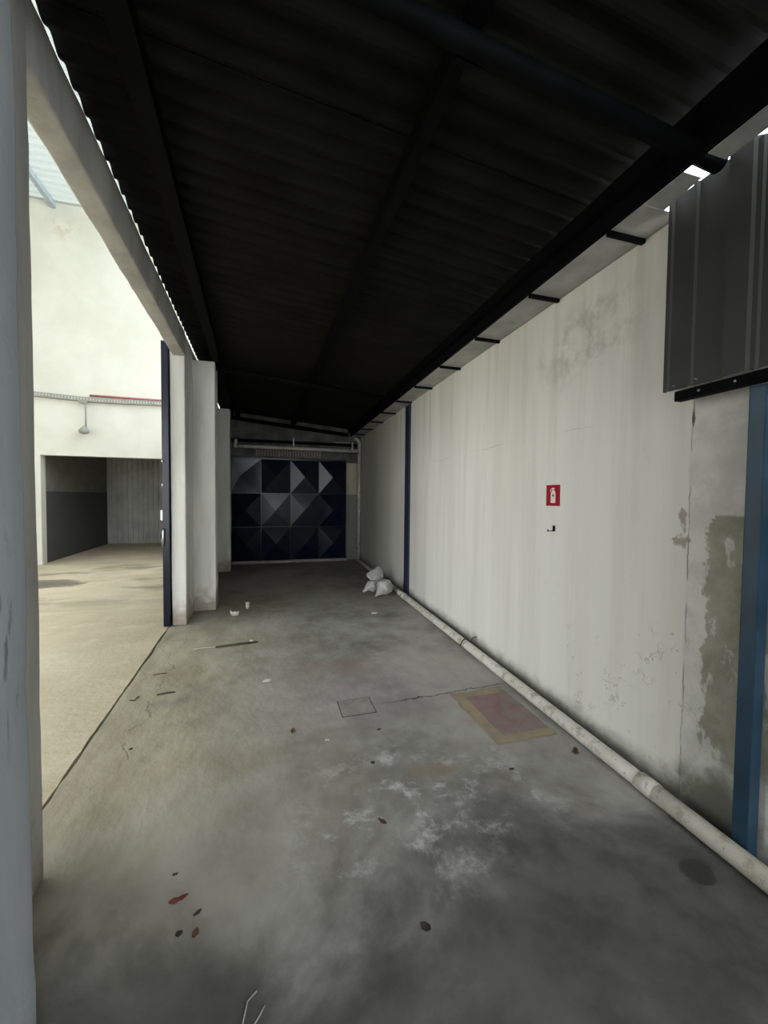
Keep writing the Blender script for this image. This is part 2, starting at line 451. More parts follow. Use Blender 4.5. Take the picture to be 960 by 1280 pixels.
def proot(parent):
    v = Vector((0, 0, 0))
    p = parent
    while p is not None:
        v = v + Vector(p.location)
        p = p.parent
    return v


def mk(name, bm, mat, parent=None, smooth=False, **tags):
    """bmesh in world coordinates -> one object (origin at base centre, or at the parent's origin)"""
    if parent is None:
        xs = [v.co.x for v in bm.verts]; ys = [v.co.y for v in bm.verts]; zs = [v.co.z for v in bm.verts]
        off = Vector(((min(xs) + max(xs)) / 2, (min(ys) + max(ys)) / 2, min(zs)))
    else:
        off = proot(parent)
    for v in bm.verts:
        v.co -= off
    bmesh.ops.recalc_face_normals(bm, faces=bm.faces[:])
    me = bpy.data.meshes.new(name)
    bm.to_mesh(me); bm.free()
    if smooth:
        for p in me.polygons: p.use_smooth = True
    me.materials.append(MAT[mat])
    o = bpy.data.objects.new(name, me)
    COL.objects.link(o)
    if parent is None:
        o.location = off
    else:
        o.parent = parent
    tag(o, **tags)
    return o


def add_box(bm, x0, x1, y0, y1, z0, z1, fn=None):
    co = [(x, y, z) for x in (x0, x1) for y in (y0, y1) for z in (z0, z1)]
    if fn: co = [fn(*c) for c in co]
    v = [bm.verts.new(c) for c in co]
    for f in ((0, 1, 3, 2), (4, 6, 7, 5), (0, 4, 5, 1), (2, 3, 7, 6), (0, 2, 6, 4), (1, 5, 7, 3)):
        bm.faces.new([v[i] for i in f])
    return v


def bev(bm, w, seg=2):
    bmesh.ops.bevel(bm, geom=bm.edges[:], offset=w, segments=seg, affect='EDGES', profile=0.6)


def box(name, x0, x1, y0, y1, z0, z1, mat, parent=None, bevel=0.0, fn=None, **tags):
    bm = bmesh.new()
    add_box(bm, x0, x1, y0, y1, z0, z1, fn)
    if bevel: bev(bm, bevel)
    return mk(name, bm, mat, parent, **tags)


def rough_box(name, x0, x1, y0, y1, z0, z1, mat, parent=None, step=0.06, amp=0.007, bevel=0.012, fn=None, **tags):
    """hand-plastered block: subdivided with uneven faces and edges"""
    bm = bmesh.new()
    add_box(bm, x0, x1, y0, y1, z0, z1)
    bev(bm, bevel, 2)
    for ax, (a, b) in enumerate(((x0, x1), (y0, y1), (z0, z1))):
        n = int((b - a) / step)
        for i in range(1, n):
            p = [0, 0, 0]; p[ax] = a + (b - a) * i / n
            d = [0, 0, 0]; d[ax] = 1
            bmesh.ops.bisect_plane(bm, geom=bm.verts[:] + bm.edges[:] + bm.faces[:], plane_co=p, plane_no=d)
    bm.normal_update()
    for v in bm.verts:
        q = v.co * 3.2
        k = noise.noise(q) * 0.6 + noise.noise(q * 3.1 + Vector((5, 1, 2))) * 0.35
        v.co += v.normal * (k * amp)
        if v.co.z < z0: v.co.z = z0
        if fn: v.co = Vector(fn(*v.co))
    return mk(name, bm, mat, parent, smooth=True, **tags)


def add_tube(bm, pts, r, seg=12, cap=True):
    pts = [Vector(p) for p in pts]
    rings = []
    for i, p in enumerate(pts):
        if i == 0: t = pts[1] - p
        elif i == len(pts) - 1: t = p - pts[i - 1]
        else: t = (pts[i + 1] - p).normalized() + (p - pts[i - 1]).normalized()
        t.normalize()
        a = Vector((0, 0, 1)) if abs(t.z) < 0.9 else Vector((1, 0, 0))
        u = t.cross(a).normalized(); w = t.cross(u).normalized()
        rr = r[i] if isinstance(r, (list, tuple)) else r
        rings.append([bm.verts.new(p + (u * math.cos(k * 2 * math.pi / seg) + w * math.sin(k * 2 * math.pi / seg)) * rr) for k in range(seg)])
    for a, b in zip(rings, rings[1:]):
        for k in range(seg):
            bm.faces.new((a[k], a[(k + 1) % seg], b[(k + 1) % seg], b[k]))
    if cap:
        bm.faces.new(rings[0][::-1]); bm.faces.new(rings[-1])


def tube(name, pts, r, mat, parent=None, seg=14, **tags):
    bm = bmesh.new()
    add_tube(bm, pts, r, seg)
    return mk(name, bm, mat, parent, smooth=True, **tags)


def add_profile(bm, prof, e0, e1, thick):
    """sheet: prof = list of 3D-offset points, swept from e0(p) to e1(p) with a thickness vector"""
    n = len(prof)
    a = [bm.verts.new(e0(p)) for p in prof]; b = [bm.verts.new(e1(p)) for p in prof]
    a2 = [bm.verts.new(Vector(v.co) + thick) for v in a]; b2 = [bm.verts.new(Vector(v.co) + thick) for v in b]
    for i in range(n - 1):
        bm.faces.new((a[i], a[i + 1], b[i + 1], b[i]))
        bm.faces.new((a2[i], b2[i], b2[i + 1], a2[i + 1]))
        bm.faces.new((a[i], a2[i], a2[i + 1], a[i + 1]))
        bm.faces.new((b[i], b[i + 1], b2[i + 1], b2[i]))
    for i in (0, n - 1):
        bm.faces.new((a[i], b[i], b2[i], a2[i]))


# ================================================================== STRUCTURE
BACK = -5.0      # passage goes on behind the camera
RBACK = -2.044   # where the dark roof stops behind the camera
END = 10.2       # face of the end wall
# floors
bm = bmesh.new()
def ragged_slab(bm, xa, xb, y0, y1, zt, left):
    n = 260
    A = []; B = []
    for i in range(n + 1):
        y = y0 + (y1 - y0) * i / n
        j = .016 * noise.noise(Vector((y * 2.1, left * 5, 0))) + .008 * noise.noise(Vector((y * 9, left * 5, 2)))
        A.append((xa + (j if left else 0), y)); B.append((xb + (0 if left else j), y))
    va = [bm.verts.new((x, y, zt)) for x, y in A]; vb = [bm.verts.new((x, y, zt)) for x, y in B]
    wa = [bm.verts.new((x, y, -.12)) for x, y in A]; wb = [bm.verts.new((x, y, -.12)) for x, y in B]
    for i in range(n):
        bm.faces.new((va[i], vb[i], vb[i + 1], va[i + 1])); bm.faces.new((wa[i], wa[i + 1], wb[i + 1], wb[i]))
        bm.faces.new((va[i], va[i + 1], wa[i + 1], wa[i])); bm.faces.new((vb[i], wb[i], wb[i + 1], vb[i + 1]))
    for i in (0, n): bm.faces.new((va[i], wa[i], wb[i], vb[i]))
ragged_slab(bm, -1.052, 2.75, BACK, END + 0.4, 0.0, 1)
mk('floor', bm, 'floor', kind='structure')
bm = bmesh.new(); ragged_slab(bm, -9.2, -1.075, BACK, 15.6, -0.004, 0)
mk('floor_bay', bm, 'bayfloor', kind='structure')
box('floor_joint', -1.11, -1.02, BACK, END, -0.13, -0.035, 'gap', kind='structure')

# right wall: slightly splayed, slab top at gutter level; the repaired near end stops lower
bm = bmesh.new()
def wall_quad(bm, y0, y1, z0, z1, t=0.2):
    add_box(bm, 0, t, y0, y1, z0, z1, fn=lambda x, y, z: (xw(y) + x, y, z))
wall_quad(bm, 1.60, END + 0.4, -0.12, 3.105)
wall_quad(bm, BACK, 1.60, -0.12, 2.35)
mk('wall_right', bm, 'rwall', kind='structure')

# left wall (both sides of the wide doorway) and the beam over the opening
rough_box('wall_left', -1.03, -0.868, 5.47, END, 0.0, 3.56, 'plaster_lit', step=0.09, amp=0.007, kind='structure')
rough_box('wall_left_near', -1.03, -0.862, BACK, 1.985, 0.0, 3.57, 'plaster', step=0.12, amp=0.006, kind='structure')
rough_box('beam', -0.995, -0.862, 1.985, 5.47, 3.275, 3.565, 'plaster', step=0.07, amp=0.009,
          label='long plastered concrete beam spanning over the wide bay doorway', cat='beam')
P1 = 'square white plastered pillar beside the black sliding door, brown stain at its foot'
rough_box('pillar', -0.885, -0.590, 6.08, 6.46, 0.0, 3.43, 'plaster_lit', step=0.07, label=P1, cat='pillar')
rough_box('pillar', -0.885, -0.598, 9.10, 9.45, 0.0, 3.40, 'plaster_lit', step=0.09,
          label='grey shaded pillar at the far corner next to the navy gate', cat='pillar')
rough_box('pillar', -1.02, -0.612, 0.85, 1.345, 0.0, 3.57, 'pillar', step=0.07, amp=0.009,
          label='blue-grey painted pillar with dark scuff marks, at the near end of the beam', cat='pillar')

# end wall around the gate
box('wall_back', 2.02, 2.75, END, END + 0.2, 0.0, 2.45, 'endwall', kind='structure')
box('wall_back_side', -1.03, -0.60, END, END + 0.2, 0.0, 2.45, 'endwall', kind='structure')
box('wall_back_lintel', -1.03, 2.75, END, END + 0.2, 2.45, 3.60, 'conc', kind='structure')
box('trim_1', -0.62, 2.10, END - 0.16, END + 0.25, 0.0, 0.05, 'lid', kind='structure', bevel=0.008)

# bay beyond the doorway
YB = 11.0
bm = bmesh.new()
add_box(bm, -9.2, -4.70, YB, YB + 0.22, 0, 8.1)
add_box(bm, -4.70, -1.40, YB, YB + 0.22, 2.475, 8.1)
add_box(bm, -1.40, -1.03, YB, YB + 0.5, 0, 8.1)
mk('wall_bay_back', bm, 'baywall', kind='structure')
# far side of the bay, unseen: opening added to send sky light across
bm = bmesh.new()
add_box(bm, -9.4, -9.2, 6.6, YB + 0.5, 0, 8.1)
add_box(bm, -9.4, -9.2, BACK, 6.6, 6.6, 8.1)
add_box(bm, -9.4, -9.2, BACK, -3.0, 0, 6.6)
mk('wall_bay_left', bm, 'baywall', kind='structure')
bm = bmesh.new()      # unseen front of the bay; opening added to bring sky light in
add_box(bm, -9.4, -7.2, BACK - 0.2, BACK, 0, 8.1)
add_box(bm, -7.2, -1.6, BACK - 0.2, BACK, 4.3, 8.1)
add_box(bm, -1.6, -1.03, BACK - 0.2, BACK, 0, 8.1)
mk('wall_bay_front', bm, 'baywall', kind='structure')
box('ground_yard', -40, -9.2, -25, 25, -0.12, -0.01, 'bayfloor', kind='structure')
# storeroom behind the opening
box('wall_storeroom_left', -4.95, -4.74, YB + 0.22, 15.3, 0, 2.95, 'store', kind='structure')
box('wall_storeroom_right', -1.40, -1.2, YB + 0.5, 15.3, 0, 2.95, 'store', kind='structure')
box('ceiling_storeroom', -4.95, -1.2, YB + 0.22, 15.5, 2.95, 3.1, 'conc', kind='structure')
box('wall_storeroom_back', -4.95, -1.2, 15.35, 15.5, 0, 2.95, 'conc', kind='structure')
cl = root('cladding_wall', (-3.0, 15.25, 0), 'grey ribbed metal cladding closing the back of the dark storeroom', 'cladding')
x = -4.735
while x < -1.5:
    bm = bmesh.new()
    prof = [(0, 0), (.05, 0), (.07, -.035), (.13, -.035), (.15, 0), (.20, 0), (.22, -.035), (.28, -.035), (.30, 0), (.35, 0), (.37, -.035), (.43, -.035), (.45, 0)]
    add_profile(bm, prof, lambda p: Vector((x + p[0], 15.25 + p[1], 0.0)), lambda p: Vector((x + p[0], 15.25 + p[1], 2.94)), Vector((0, .004, 0)))
    mk('cladding_sheet', bm, 'storeclad', cl)
    x += 0.45

# bay roof: translucent ribbed sheets on light blue purlins
cb = root('ceiling_bay', (-5, 3, 8.0), kind='structure')
def rib(bm_, x0, x1, y0, n):
    prof = []
    for i in range(n):
        for dy, dz in ((0, 0), (.09, 0), (.115, .04), (.175, .04)):
            prof.append((y0 + i * .2 + dy, dz))
    prof.append((y0 + n * .2, 0))
    add_profile(bm_, prof, lambda p: Vector((x0, p[0], 8.05 + p[1])), lambda p: Vector((x1, p[0], 8.05 + p[1])), Vector((0, 0, .003)))
for k in range(16):
    bm = bmesh.new()
    rib(bm, -9.3, -1.0, BACK + k * 1.0, 5)
    mk('roof_sheet', bm, 'trans', cb)
for px in (-4.36,):
    box('steel_purlin', px - .045, px + .045, BACK, YB, 7.91, 8.045, 'bluepurlin',
        label='light blue steel purlin under the translucent bay roof', cat='purlin')

# ------------------------------------------------------------------ dark roof over the passage
def rz(x):
    return 3.588 - 0.095 * (x + 0.862)
PITCHW = 0.146
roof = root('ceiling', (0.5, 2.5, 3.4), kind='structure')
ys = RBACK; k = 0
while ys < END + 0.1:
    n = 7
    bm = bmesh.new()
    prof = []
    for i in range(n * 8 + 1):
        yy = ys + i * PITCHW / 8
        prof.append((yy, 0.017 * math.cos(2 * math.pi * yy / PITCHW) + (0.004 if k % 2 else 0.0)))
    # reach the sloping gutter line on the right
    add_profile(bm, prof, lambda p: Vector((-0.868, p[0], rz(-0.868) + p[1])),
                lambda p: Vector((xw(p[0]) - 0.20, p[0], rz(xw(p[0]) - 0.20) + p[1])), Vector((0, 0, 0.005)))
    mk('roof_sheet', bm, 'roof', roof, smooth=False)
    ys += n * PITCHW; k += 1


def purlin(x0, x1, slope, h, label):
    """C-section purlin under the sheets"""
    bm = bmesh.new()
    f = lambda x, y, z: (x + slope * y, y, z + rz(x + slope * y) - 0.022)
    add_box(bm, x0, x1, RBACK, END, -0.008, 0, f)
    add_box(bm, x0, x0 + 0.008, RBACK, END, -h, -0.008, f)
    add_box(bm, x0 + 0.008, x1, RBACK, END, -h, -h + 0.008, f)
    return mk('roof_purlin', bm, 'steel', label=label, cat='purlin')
purlin(-0.545, -0.445, -0.012, 0.11, 'dark steel purlin running under the roof beside the plastered beam')
purlin(0.715, 0.775, 0.004, 0.10, 'slim dark steel purlin along the middle of the corrugated roof')

# edge purlin beside the gutter
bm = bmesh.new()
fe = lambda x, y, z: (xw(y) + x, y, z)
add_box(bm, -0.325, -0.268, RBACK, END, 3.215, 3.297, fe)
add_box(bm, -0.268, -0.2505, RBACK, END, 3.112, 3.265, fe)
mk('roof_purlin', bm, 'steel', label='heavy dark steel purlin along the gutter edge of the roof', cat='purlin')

# transverse rafters
def rafter(y, x1, label, x0=-0.84, r=0.04):
    o = root('rafter', (0.6, y, 3.2), label, 'rafter')
    bm = bmesh.new()
    add_tube(bm, [(x0, y, rz(x0) - 0.175), (x1, y, rz(x1) - 0.175)], r, 14)
    mk('tube', bm, 'steel', o, smooth=True)
    bm = bmesh.new(); add_box(bm, 0.70, 0.80, y + 0.03, y + 0.045, rz(.77) - 0.21, rz(.77) - 0.03)
    mk('cleat', bm, 'steel', o)
    bm = bmesh.new(); add_box(bm, -0.55, -0.44, y + 0.03, y + 0.045, rz(-.5) - 0.21, rz(-.5) - 0.03)
    mk('cleat', bm, 'steel', o)
    return o
rafter(1.40, 2.015, 'round dark rafter ending above the charcoal cladding near the blue post')
rafter(6.20, 2.0, 'round dark rafter crossing the roof above the white pillar', -0.58)
rafter(10.02, 2.1, 'round dark rafter against the end wall above the gate', -0.86, 0.045)

# gutter on the wall head
gt = root('gutter', (2.1, 4, 3.1), 'grey metal box gutter along the top of the white wall', 'gutter')
segs = [1.671, 2.62, 4.9, 7.6, END]
for a, b in zip(segs, segs[1:]):
    bm = bmesh.new()
    add_box(bm, -0.25, 0.06, a + .002, b - .002, 3.109, 3.113, fe)
    add_box(bm, -0.25, -0.246, a + .002, b - .002, 3.113, 3.20, fe)
    add_box(bm, 0.056, 0.06, a + .002, b - .002, 3.113, 3.20, fe)
    mk('trough', bm, 'gutter', gt)
for ol in ([(-0.2525, 0.4), (-0.145, 0.4), (-0.145, 1.345), (-0.2525, 1.345)],
           [(-0.2525, 1.455), (-0.143, 1.455), (-0.113, 1.67), (-0.2525, 1.67)]):
    bm = bmesh.new()      # narrower end pieces in front of the cladding, either side of the rafter
    lo_ = [bm.verts.new((xw(y) + o, y, 3.1072)) for o, y in ol]; hi_ = [bm.verts.new((xw(y) + o, y, 3.1112)) for o, y in ol]
    bm.faces.new(lo_); bm.faces.new(hi_)
    for i in range(4): bm.faces.new((lo_[i], lo_[(i + 1) % 4], hi_[(i + 1) % 4], hi_[i]))
    mk('end_piece', bm, 'gutter', gt)
for y in (1.89, 2.63, 3.48, 4.34, 5.23, 6.1, 7.0, 7.9, 8.8, 9.6):
    bm = bmesh.new()
    add_box(bm, -0.26, -0.002, y - 0.014, y + 0.014, 3.085, 3.1085, fe)
    mk('bracket', bm, 'steel', gt)

# ------------------------------------------------------------------ charcoal cladding hung at the near end of the wall
cd = root('cladding_panel', (2.03, 1.1, 2.2), 'charcoal ribbed metal cladding hung beside the gutter above the blue post', 'cladding')
def cy(y, off):
    return xw(y) - 0.075 - off
def clad_sheet(y1, ztop):
    prof = [(0.0, -.012), (-.001, .010), (-.022, .010), (-.030, 0), (-.125, 0), (-.133, .012), (-.150, .012), (-.158, 0), (-.29, 0), (-.305, .022), (-.40, .022), (-.42, 0)]
    bm = bmesh.new()
    add_profile(bm, [(y1 + a, o) for a, o in prof],
                lambda p: Vector((cy(p[0], p[1]), p[0], 2.168)),
                lambda p: Vector((cy(p[0], p[1]), p[0], ztop)), Vector((.004, 0, 0)))
    mk('cladding_sheet', bm, 'clad', cd)
clad_sheet(1.665, 3.152)
clad_sheet(1.255, 3.140)
clad_sheet(0.845, 3.140)
for yy, zz in ((1.61, 2.19), (1.50, 2.196), (1.49, 2.192), (1.27, 2.2)):
    bm = bmesh.new()
    bmesh.ops.create_uvsphere(bm, u_segments=8, v_segments=6, radius=0.005)
    for v in bm.verts: v.co += Vector((cy(yy, 0.001), yy, zz))
    mk('rivet', bm, 'chrome', cd)
rl = root('steel_rail', (2.0, 1.2, 2.1), 'dark horizontal steel rail below the charcoal cladding, fixed to the blue post', 'rail')
box('flat_bar', -0.115, -0.07, 0.5, 1.575, 2.098, 2.148, 'steel', rl, bevel=0.004, fn=lambda x, y, z: (xw(y) + x, y, z))
for yy in (1.29, 1.45):
    bm = bmesh.new(); bmesh.ops.create_uvsphere(bm, u_segments=8, v_segments=6, radius=0.006)
    for v in bm.verts: v.co += Vector((xw(yy) - 0.116, yy, 2.125))
    mk('bolt', bm, 'chrome', rl)

# blue post against the wall
bm = bmesh.new()
add_box(bm, -0.068, -0.002, 1.195, 1.262, 0.0, 2.098, fe)
bev(bm, 0.005, 2)
mk('steel_post', bm, 'blue', label='blue painted steel post with chipped paint in front of the repaired wall end', cat='post')
# navy post let into the wall
bm = bmesh.new()
add_box(bm, -0.02, -0.001, 6.13, 6.33, 0.0, 3.084, fe)
add_box(bm, -0.034, -0.02, 6.13, 6.15, 0.0, 3.084, fe)
add_box(bm, -0.034, -0.02, 6.31, 6.33, 0.0, 3.084, fe)
mk('steel_post', bm, 'navypost', label='narrow navy steel post set against the long white wall', cat='post')

# ------------------------------------------------------------------ navy gate with pyramid-pressed panels
GX0, GX1, GZ0, GZ1, GY = -0.655, 2.065, 0.06, 2.47, 10.09
gate = root('gate', (0.7, GY, 0), 'navy sliding metal gate pressed into rows of pyramid panels', 'gate')
nc, nr = 4, 3
tw = (GX1 - GX0) / nc; th = (GZ1 - GZ0) / nr
for r in range(nr):
    for c in range(nc):
        x0, z1 = GX0 + c * tw, GZ1 - r * th
        x1, z0 = x0 + tw, z1 - th
        dep = ((0.034, -0.075, -0.062, -0.090), (-0.10, -0.030, -0.040, -0.135), (-0.11, -0.09, -0.10, -0.12))[r][c]
        mx_, mz_ = x0 + tw * (0.30 if (r, c) == (0, 0) else 0.5) + random.uniform(-.01, .01), (z0 + z1) / 2 + random.uniform(-.01, .01)
        g = 0.005
        bm = bmesh.new()
        o_ = [bm.verts.new(p) for p in ((x0, GY, z0), (x1, GY, z0), (x1, GY, z1), (x0, GY, z1))]
        i_ = [bm.verts.new(p) for p in ((x0 + g, GY, z0 + g), (x1 - g, GY, z0 + g), (x1 - g, GY, z1 - g), (x0 + g, GY, z1 - g))]
        a_ = bm.verts.new((mx_, GY + dep, mz_))
        for i in range(4):
            bm.faces.new((o_[i], o_[(i + 1) % 4], i_[(i + 1) % 4], i_[i]))
            bm.faces.new((i_[i], i_[(i + 1) % 4], a_))
        mk('panel', bm, 'navy', gate)
bm = bmesh.new()
add_box(bm, GX0, GX1, GY + 0.08, GY + 0.095, GZ0, GZ1)
mk('backing_sheet', bm, 'navy', gate)
for a in ((GX0 - .005, GX0 + .03, GZ0, GZ1), (GX1 - .03, GX1 + .005, GZ0, GZ1), (GX0, GX1, GZ1, GZ1 + .035)):
    bm = bmesh.new(); add_box(bm, a[0], a[1], GY - .012, GY + .08, a[2], a[3]); mk('frame_bar', bm, 'navy', gate)
# overhead rail and louvre strip above the gate
rr = root('gate_rail', (0.7, 10.1, 2.5), 'dark slotted steel track mounted over the navy gate', 'rail')
box('track', -0.84, 2.40, 10.08, 10.19, 2.86, 2.93, 'steel', rr)
box('backing', -0.60, 1.95, 10.15, 10.19, 2.53, 2.86, 'conc', rr)
for i in range(28):
    bm = bmesh.new(); xx = -0.35 + i * 0.065
    add_box(bm, xx, xx + 0.03, 10.125, 10.15, 2.55, 2.70); mk('slat', bm, 'lid' if i > 3 else 'conc', rr)
box('hanger', 0.765, 0.785, 10.06, 10.08, 2.78, 3.0, 'chrome', rr)
box('arm', 1.75, 2.15, 10.06, 10.09, 2.93, 2.96, 'lid', rr)

# ------------------------------------------------------------------ drain pipe: along the floor, up the corner and across above the gate
PR = 0.045
def pxc(y):
    return 1.948 + 0.0365 * y
dp = root('drainpipe', (2.1, 5, 0), 'long dirty white plastic drainpipe lying along the foot of the wall', 'pipe')
def pipe_run(y0, y1, n):
    pts = []
    for i in range(n + 1):
        y = y0 + (y1 - y0) * i / n
        pts.append((pxc(y) + 0.004 * noise.noise(Vector((y * .9, 0, 3))), y, PR + 0.001))
    return pts
tube('pipe_length', pipe_run(BACK, 1.66, 24), PR, 'pvc', dp, 20)
tube('pipe_length', pipe_run(1.66, 6.0, 20), PR * 0.97, 'pvc', dp, 20)
tube('pipe_length', pipe_run(6.0, 9.78, 14), PR * 0.95, 'pvc', dp, 20)
for y in (1.64, 6.0):
    tube('coupling', [(pxc(y - .05), y - .05, PR + .003), (pxc(y + .05), y + .05, PR + .003)], PR * 1.09, 'pvc', dp, 20)
cx_, cy_ = 2.375, 9.98
fp = dp
dp = root('downpipe', (cx_, cy_, 0), 'white plastic downpipe in the corner with a pipe running across above the gate', 'pipe')
tube('bend', [(pxc(9.79), 9.79, PR), (pxc(9.9) + .02, 9.92, PR + .004), (cx_ - .01, cy_ - .01, PR + .04), (cx_, cy_, PR + .14)], PR * 1.05, 'pvc', dp, 16)
tube('riser', [(cx_, cy_, .15), (cx_, cy_, 2.93)], PR * .95, 'pvc', dp, 16)
tube('coupling', [(cx_, cy_, 1.22), (cx_, cy_, 1.32)], PR * 1.1, 'pvc', dp, 16)
tube('elbow', [(cx_, cy_, 2.90), (cx_ - .01, cy_, 2.97), (cx_ - .05, cy_, 3.02), (cx_ - .12, cy_, 3.05)], PR * 1.02, 'pvc', dp, 16)
tube('cross_pipe', [(-0.56, cy_, 2.745), (cx_, cy_, 2.735)], PR * .95, 'pvc', dp, 16)
tube('end_cap', [(-0.57, cy_, 2.745), (-0.49, cy_, 2.745)], PR * 1.15, 'pvc', dp, 16)
tube('stub', [(-.53, cy_, 2.74), (-.53, cy_, 2.90)], PR * .8, 'pvc', dp, 16)
tube('stub', [(2.20, cy_, 2.73), (2.20, cy_, 2.95)], .022, 'pvc', dp, 12)
# wire tie around the floor pipe
yy = 3.86
pts = [(pxc(yy) + (PR + .004) * math.cos(a), yy + .01 * math.sin(a * 2), PR + .001 + (PR + .004) * math.sin(a)) for a in [math.radians(q) for q in range(200, -10, -15)]]
pts += [(pxc(yy) + .09, yy - .02, .11), (pxc(yy) + .14, yy - .03, .125)]
tube('wire_tie', pts, .006, 'wood', fp, 8)

# ------------------------------------------------------------------ fire extinguisher sign and hook
sx = lambda y, o=0: xw(y) - o
sg = root('fire_extinguisher_sign', (sx(2.64), 2.64, 1.54), 'red fire extinguisher sign with white pictogram on the white wall', 'sign')
def plate(name, pts, o0, o1, mat):
    bm = bmesh.new()
    a = [bm.verts.new((sx(y, o0), y, z)) for y, z in pts]
    b = [bm.verts.new((sx(y, o1), y, z)) for y, z in pts]
    n = len(pts)
    bm.faces.new(a); bm.faces.new(b[::-1])
    for i in range(n):
        bm.faces.new((a[i], b[i], b[(i + 1) % n], a[(i + 1) % n]))
    return mk(name, bm, mat, sg)
CY, CZ = 2.635, 1.626
rect = lambda hw, hh: [(CY + hw, CZ - hh), (CY - hw, CZ - hh), (CY - hw, CZ + hh), (CY + hw, CZ + hh)]
plate('border', rect(.088, .089), .001, .004, 'white')
plate('red_panel', rect(.080, .081), .004, .006, 'red')
# y decreases towards the picture's right: local u (right) = -y
def uv(u, w): return (CY - u, CZ + w)
body = [uv(-.024, -.058), uv(.030, -.058), uv(.030, .012), uv(.024, .030), uv(.012, .038), uv(.010, .046), uv(-.004, .046), uv(-.006, .038), uv(-.018, .030), uv(-.024, .012)]
plate('cylinder_symbol', body, .006, .0075, 'white')
plate('valve_symbol', [uv(-.010, .048), uv(.014, .048), uv(.020, .056), uv(.006, .058), uv(-.012, .057)], .006, .0075, 'white')
hose = [uv(-.012, .056), uv(-.026, .048), uv(-.034, .030), uv(-.030, .028), uv(-.022, .043), uv(-.010, .050)]
plate('hose_symbol', hose, .006, .0075, 'white')
plate('gauge_symbol', [uv(.003 + .009 * math.cos(a), -.0 + .012 * math.sin(a)) for a in [i * math.pi / 5 for i in range(10)]], .0075, .0085, 'red')
hk = root('wall_hook', (sx(2.66), 2.66, 1.34), 'small steel hook bracket on the wall below the red sign', 'hook')
bm = bmesh.new(); add_box(bm, -.012, -.001, 2.608, 2.622, 1.350, 1.394, fe); mk('back_plate', bm, 'steel', hk)
bm = bmesh.new(); add_box(bm, -.06, -.012, 2.611, 2.619, 1.350, 1.356, fe); add_box(bm, -.064, -.058, 2.611, 2.619, 1.350, 1.366, fe); mk('arm', bm, 'steel', hk)

# ------------------------------------------------------------------ black sliding door leaf behind the left wall
dr = root('sliding_door', (-1.08, 7, 0), 'dark navy steel sliding door slid open behind the white wall end', 'door')
box('leaf', -1.115, -1.04, 5.42, 8.9, 0.015, 3.42, 'navy', dr, bevel=0.004)
box('latch', -1.135, -1.115, 5.425, 5.445, 1.30, 1.42, 'chrome', dr)
box('latch', -1.135, -1.115, 5.425, 5.445, 1.08, 1.13, 'steel', dr)
tube('handle', [(-1.10, 5.42, 1.20), (-1.10, 5.385, 1.17), (-1.105, 5.38, 1.02), (-1.11, 5.42, .98)], .012, 'chrome', dr, 8)
for z in (1.72, 2.0):
    bm = bmesh.new(); bmesh.ops.create_uvsphere(bm, u_segments=8, v_segments=6, radius=0.018)
    for v in bm.verts: v.co += Vector((-1.105, 5.415, z))
    mk('bolt', bm, 'chrome', dr)

# ------------------------------------------------------------------ cable tray and lamp on the bay wall
ct = root('cable_tray', (-3.4, YB - .06, 3.7), 'long perforated metal cable tray across the white bay wall', 'cable tray')
def tz(x): return 3.735 - 0.012 * (x + 4.7) + 0.02 * math.sin(x * 2.2)
bm = bmesh.new(); n = 40
for i in range(n):
    xa = -6.0 + i * 4.7 / n; xb = xa + 4.7 / n
    for (y0, y1, a, b) in ((YB - .10, YB - .096, 0, .03), (YB - .10, YB - .096, .075, .10), (YB - .10, YB - .01, 0, .004)):
        co = [(x, y, tz(x) + z) for x in (xa, xb) for y in (y0, y1) for z in (a, b)]
        v = [bm.verts.new(c) for c in co]
        for f in ((0, 1, 3, 2), (4, 6, 7, 5), (0, 4, 5, 1), (2, 3, 7, 6), (0, 2, 6, 4), (1, 5, 7, 3)):
            bm.faces.new([v[q] for q in f])
mk('side_rails', bm, 'tray', ct)
bm = bmesh.new()
for i in range(78):
    xa = -5.95 + i * .06
    add_box(bm, xa, xa + .028, YB - .10, YB - .096, tz(xa) + .028, tz(xa) + .077)
mk('rungs', bm, 'tray', ct, kind='stuff')
tube('conduit', [(-3.72, YB - .03, 3.86), (-2.9, YB - .03, 3.86), (-1.5, YB - .03, 3.86)], .022, 'redcable',
     label='red conduit running above the perforated cable tray', cat='conduit')
lp = root('pendant_lamp', (-3.79, YB - .12, 3.0), 'pale disc lamp hanging on a rod from the cable tray', 'lamp')
tube('rod', [(-3.77, YB - .13, 3.74), (-3.77, YB - .13, 3.10)], .018, 'lampgrey', lp, 8)
bm = bmesh.new()
pr = [(.02, 3.15), (.06, 3.12), (.15, 3.06), (.17, 3.02), (.14, 2.98), (.05, 2.96), (0.001, 2.96)]
rg = [[bm.verts.new((-3.79 + .62 * r_ * math.cos(k * math.pi / 8), YB - .18 + .62 * r_ * math.sin(k * math.pi / 8), z_)) for k in range(16)] for r_, z_ in pr]
for a, b in zip(rg, rg[1:]):
    for k in range(16): bm.faces.new((a[k], a[(k + 1) % 16], b[(k + 1) % 16], b[k]))
bm.faces.new(rg[0]); bm.faces.new(rg[-1])
mk('shade', bm, 'lampgrey', lp, smooth=True)
box('junction_box', -3.90, -3.74, YB - .16, YB - .101, 3.655, 3.70, 'lampgrey', lp)

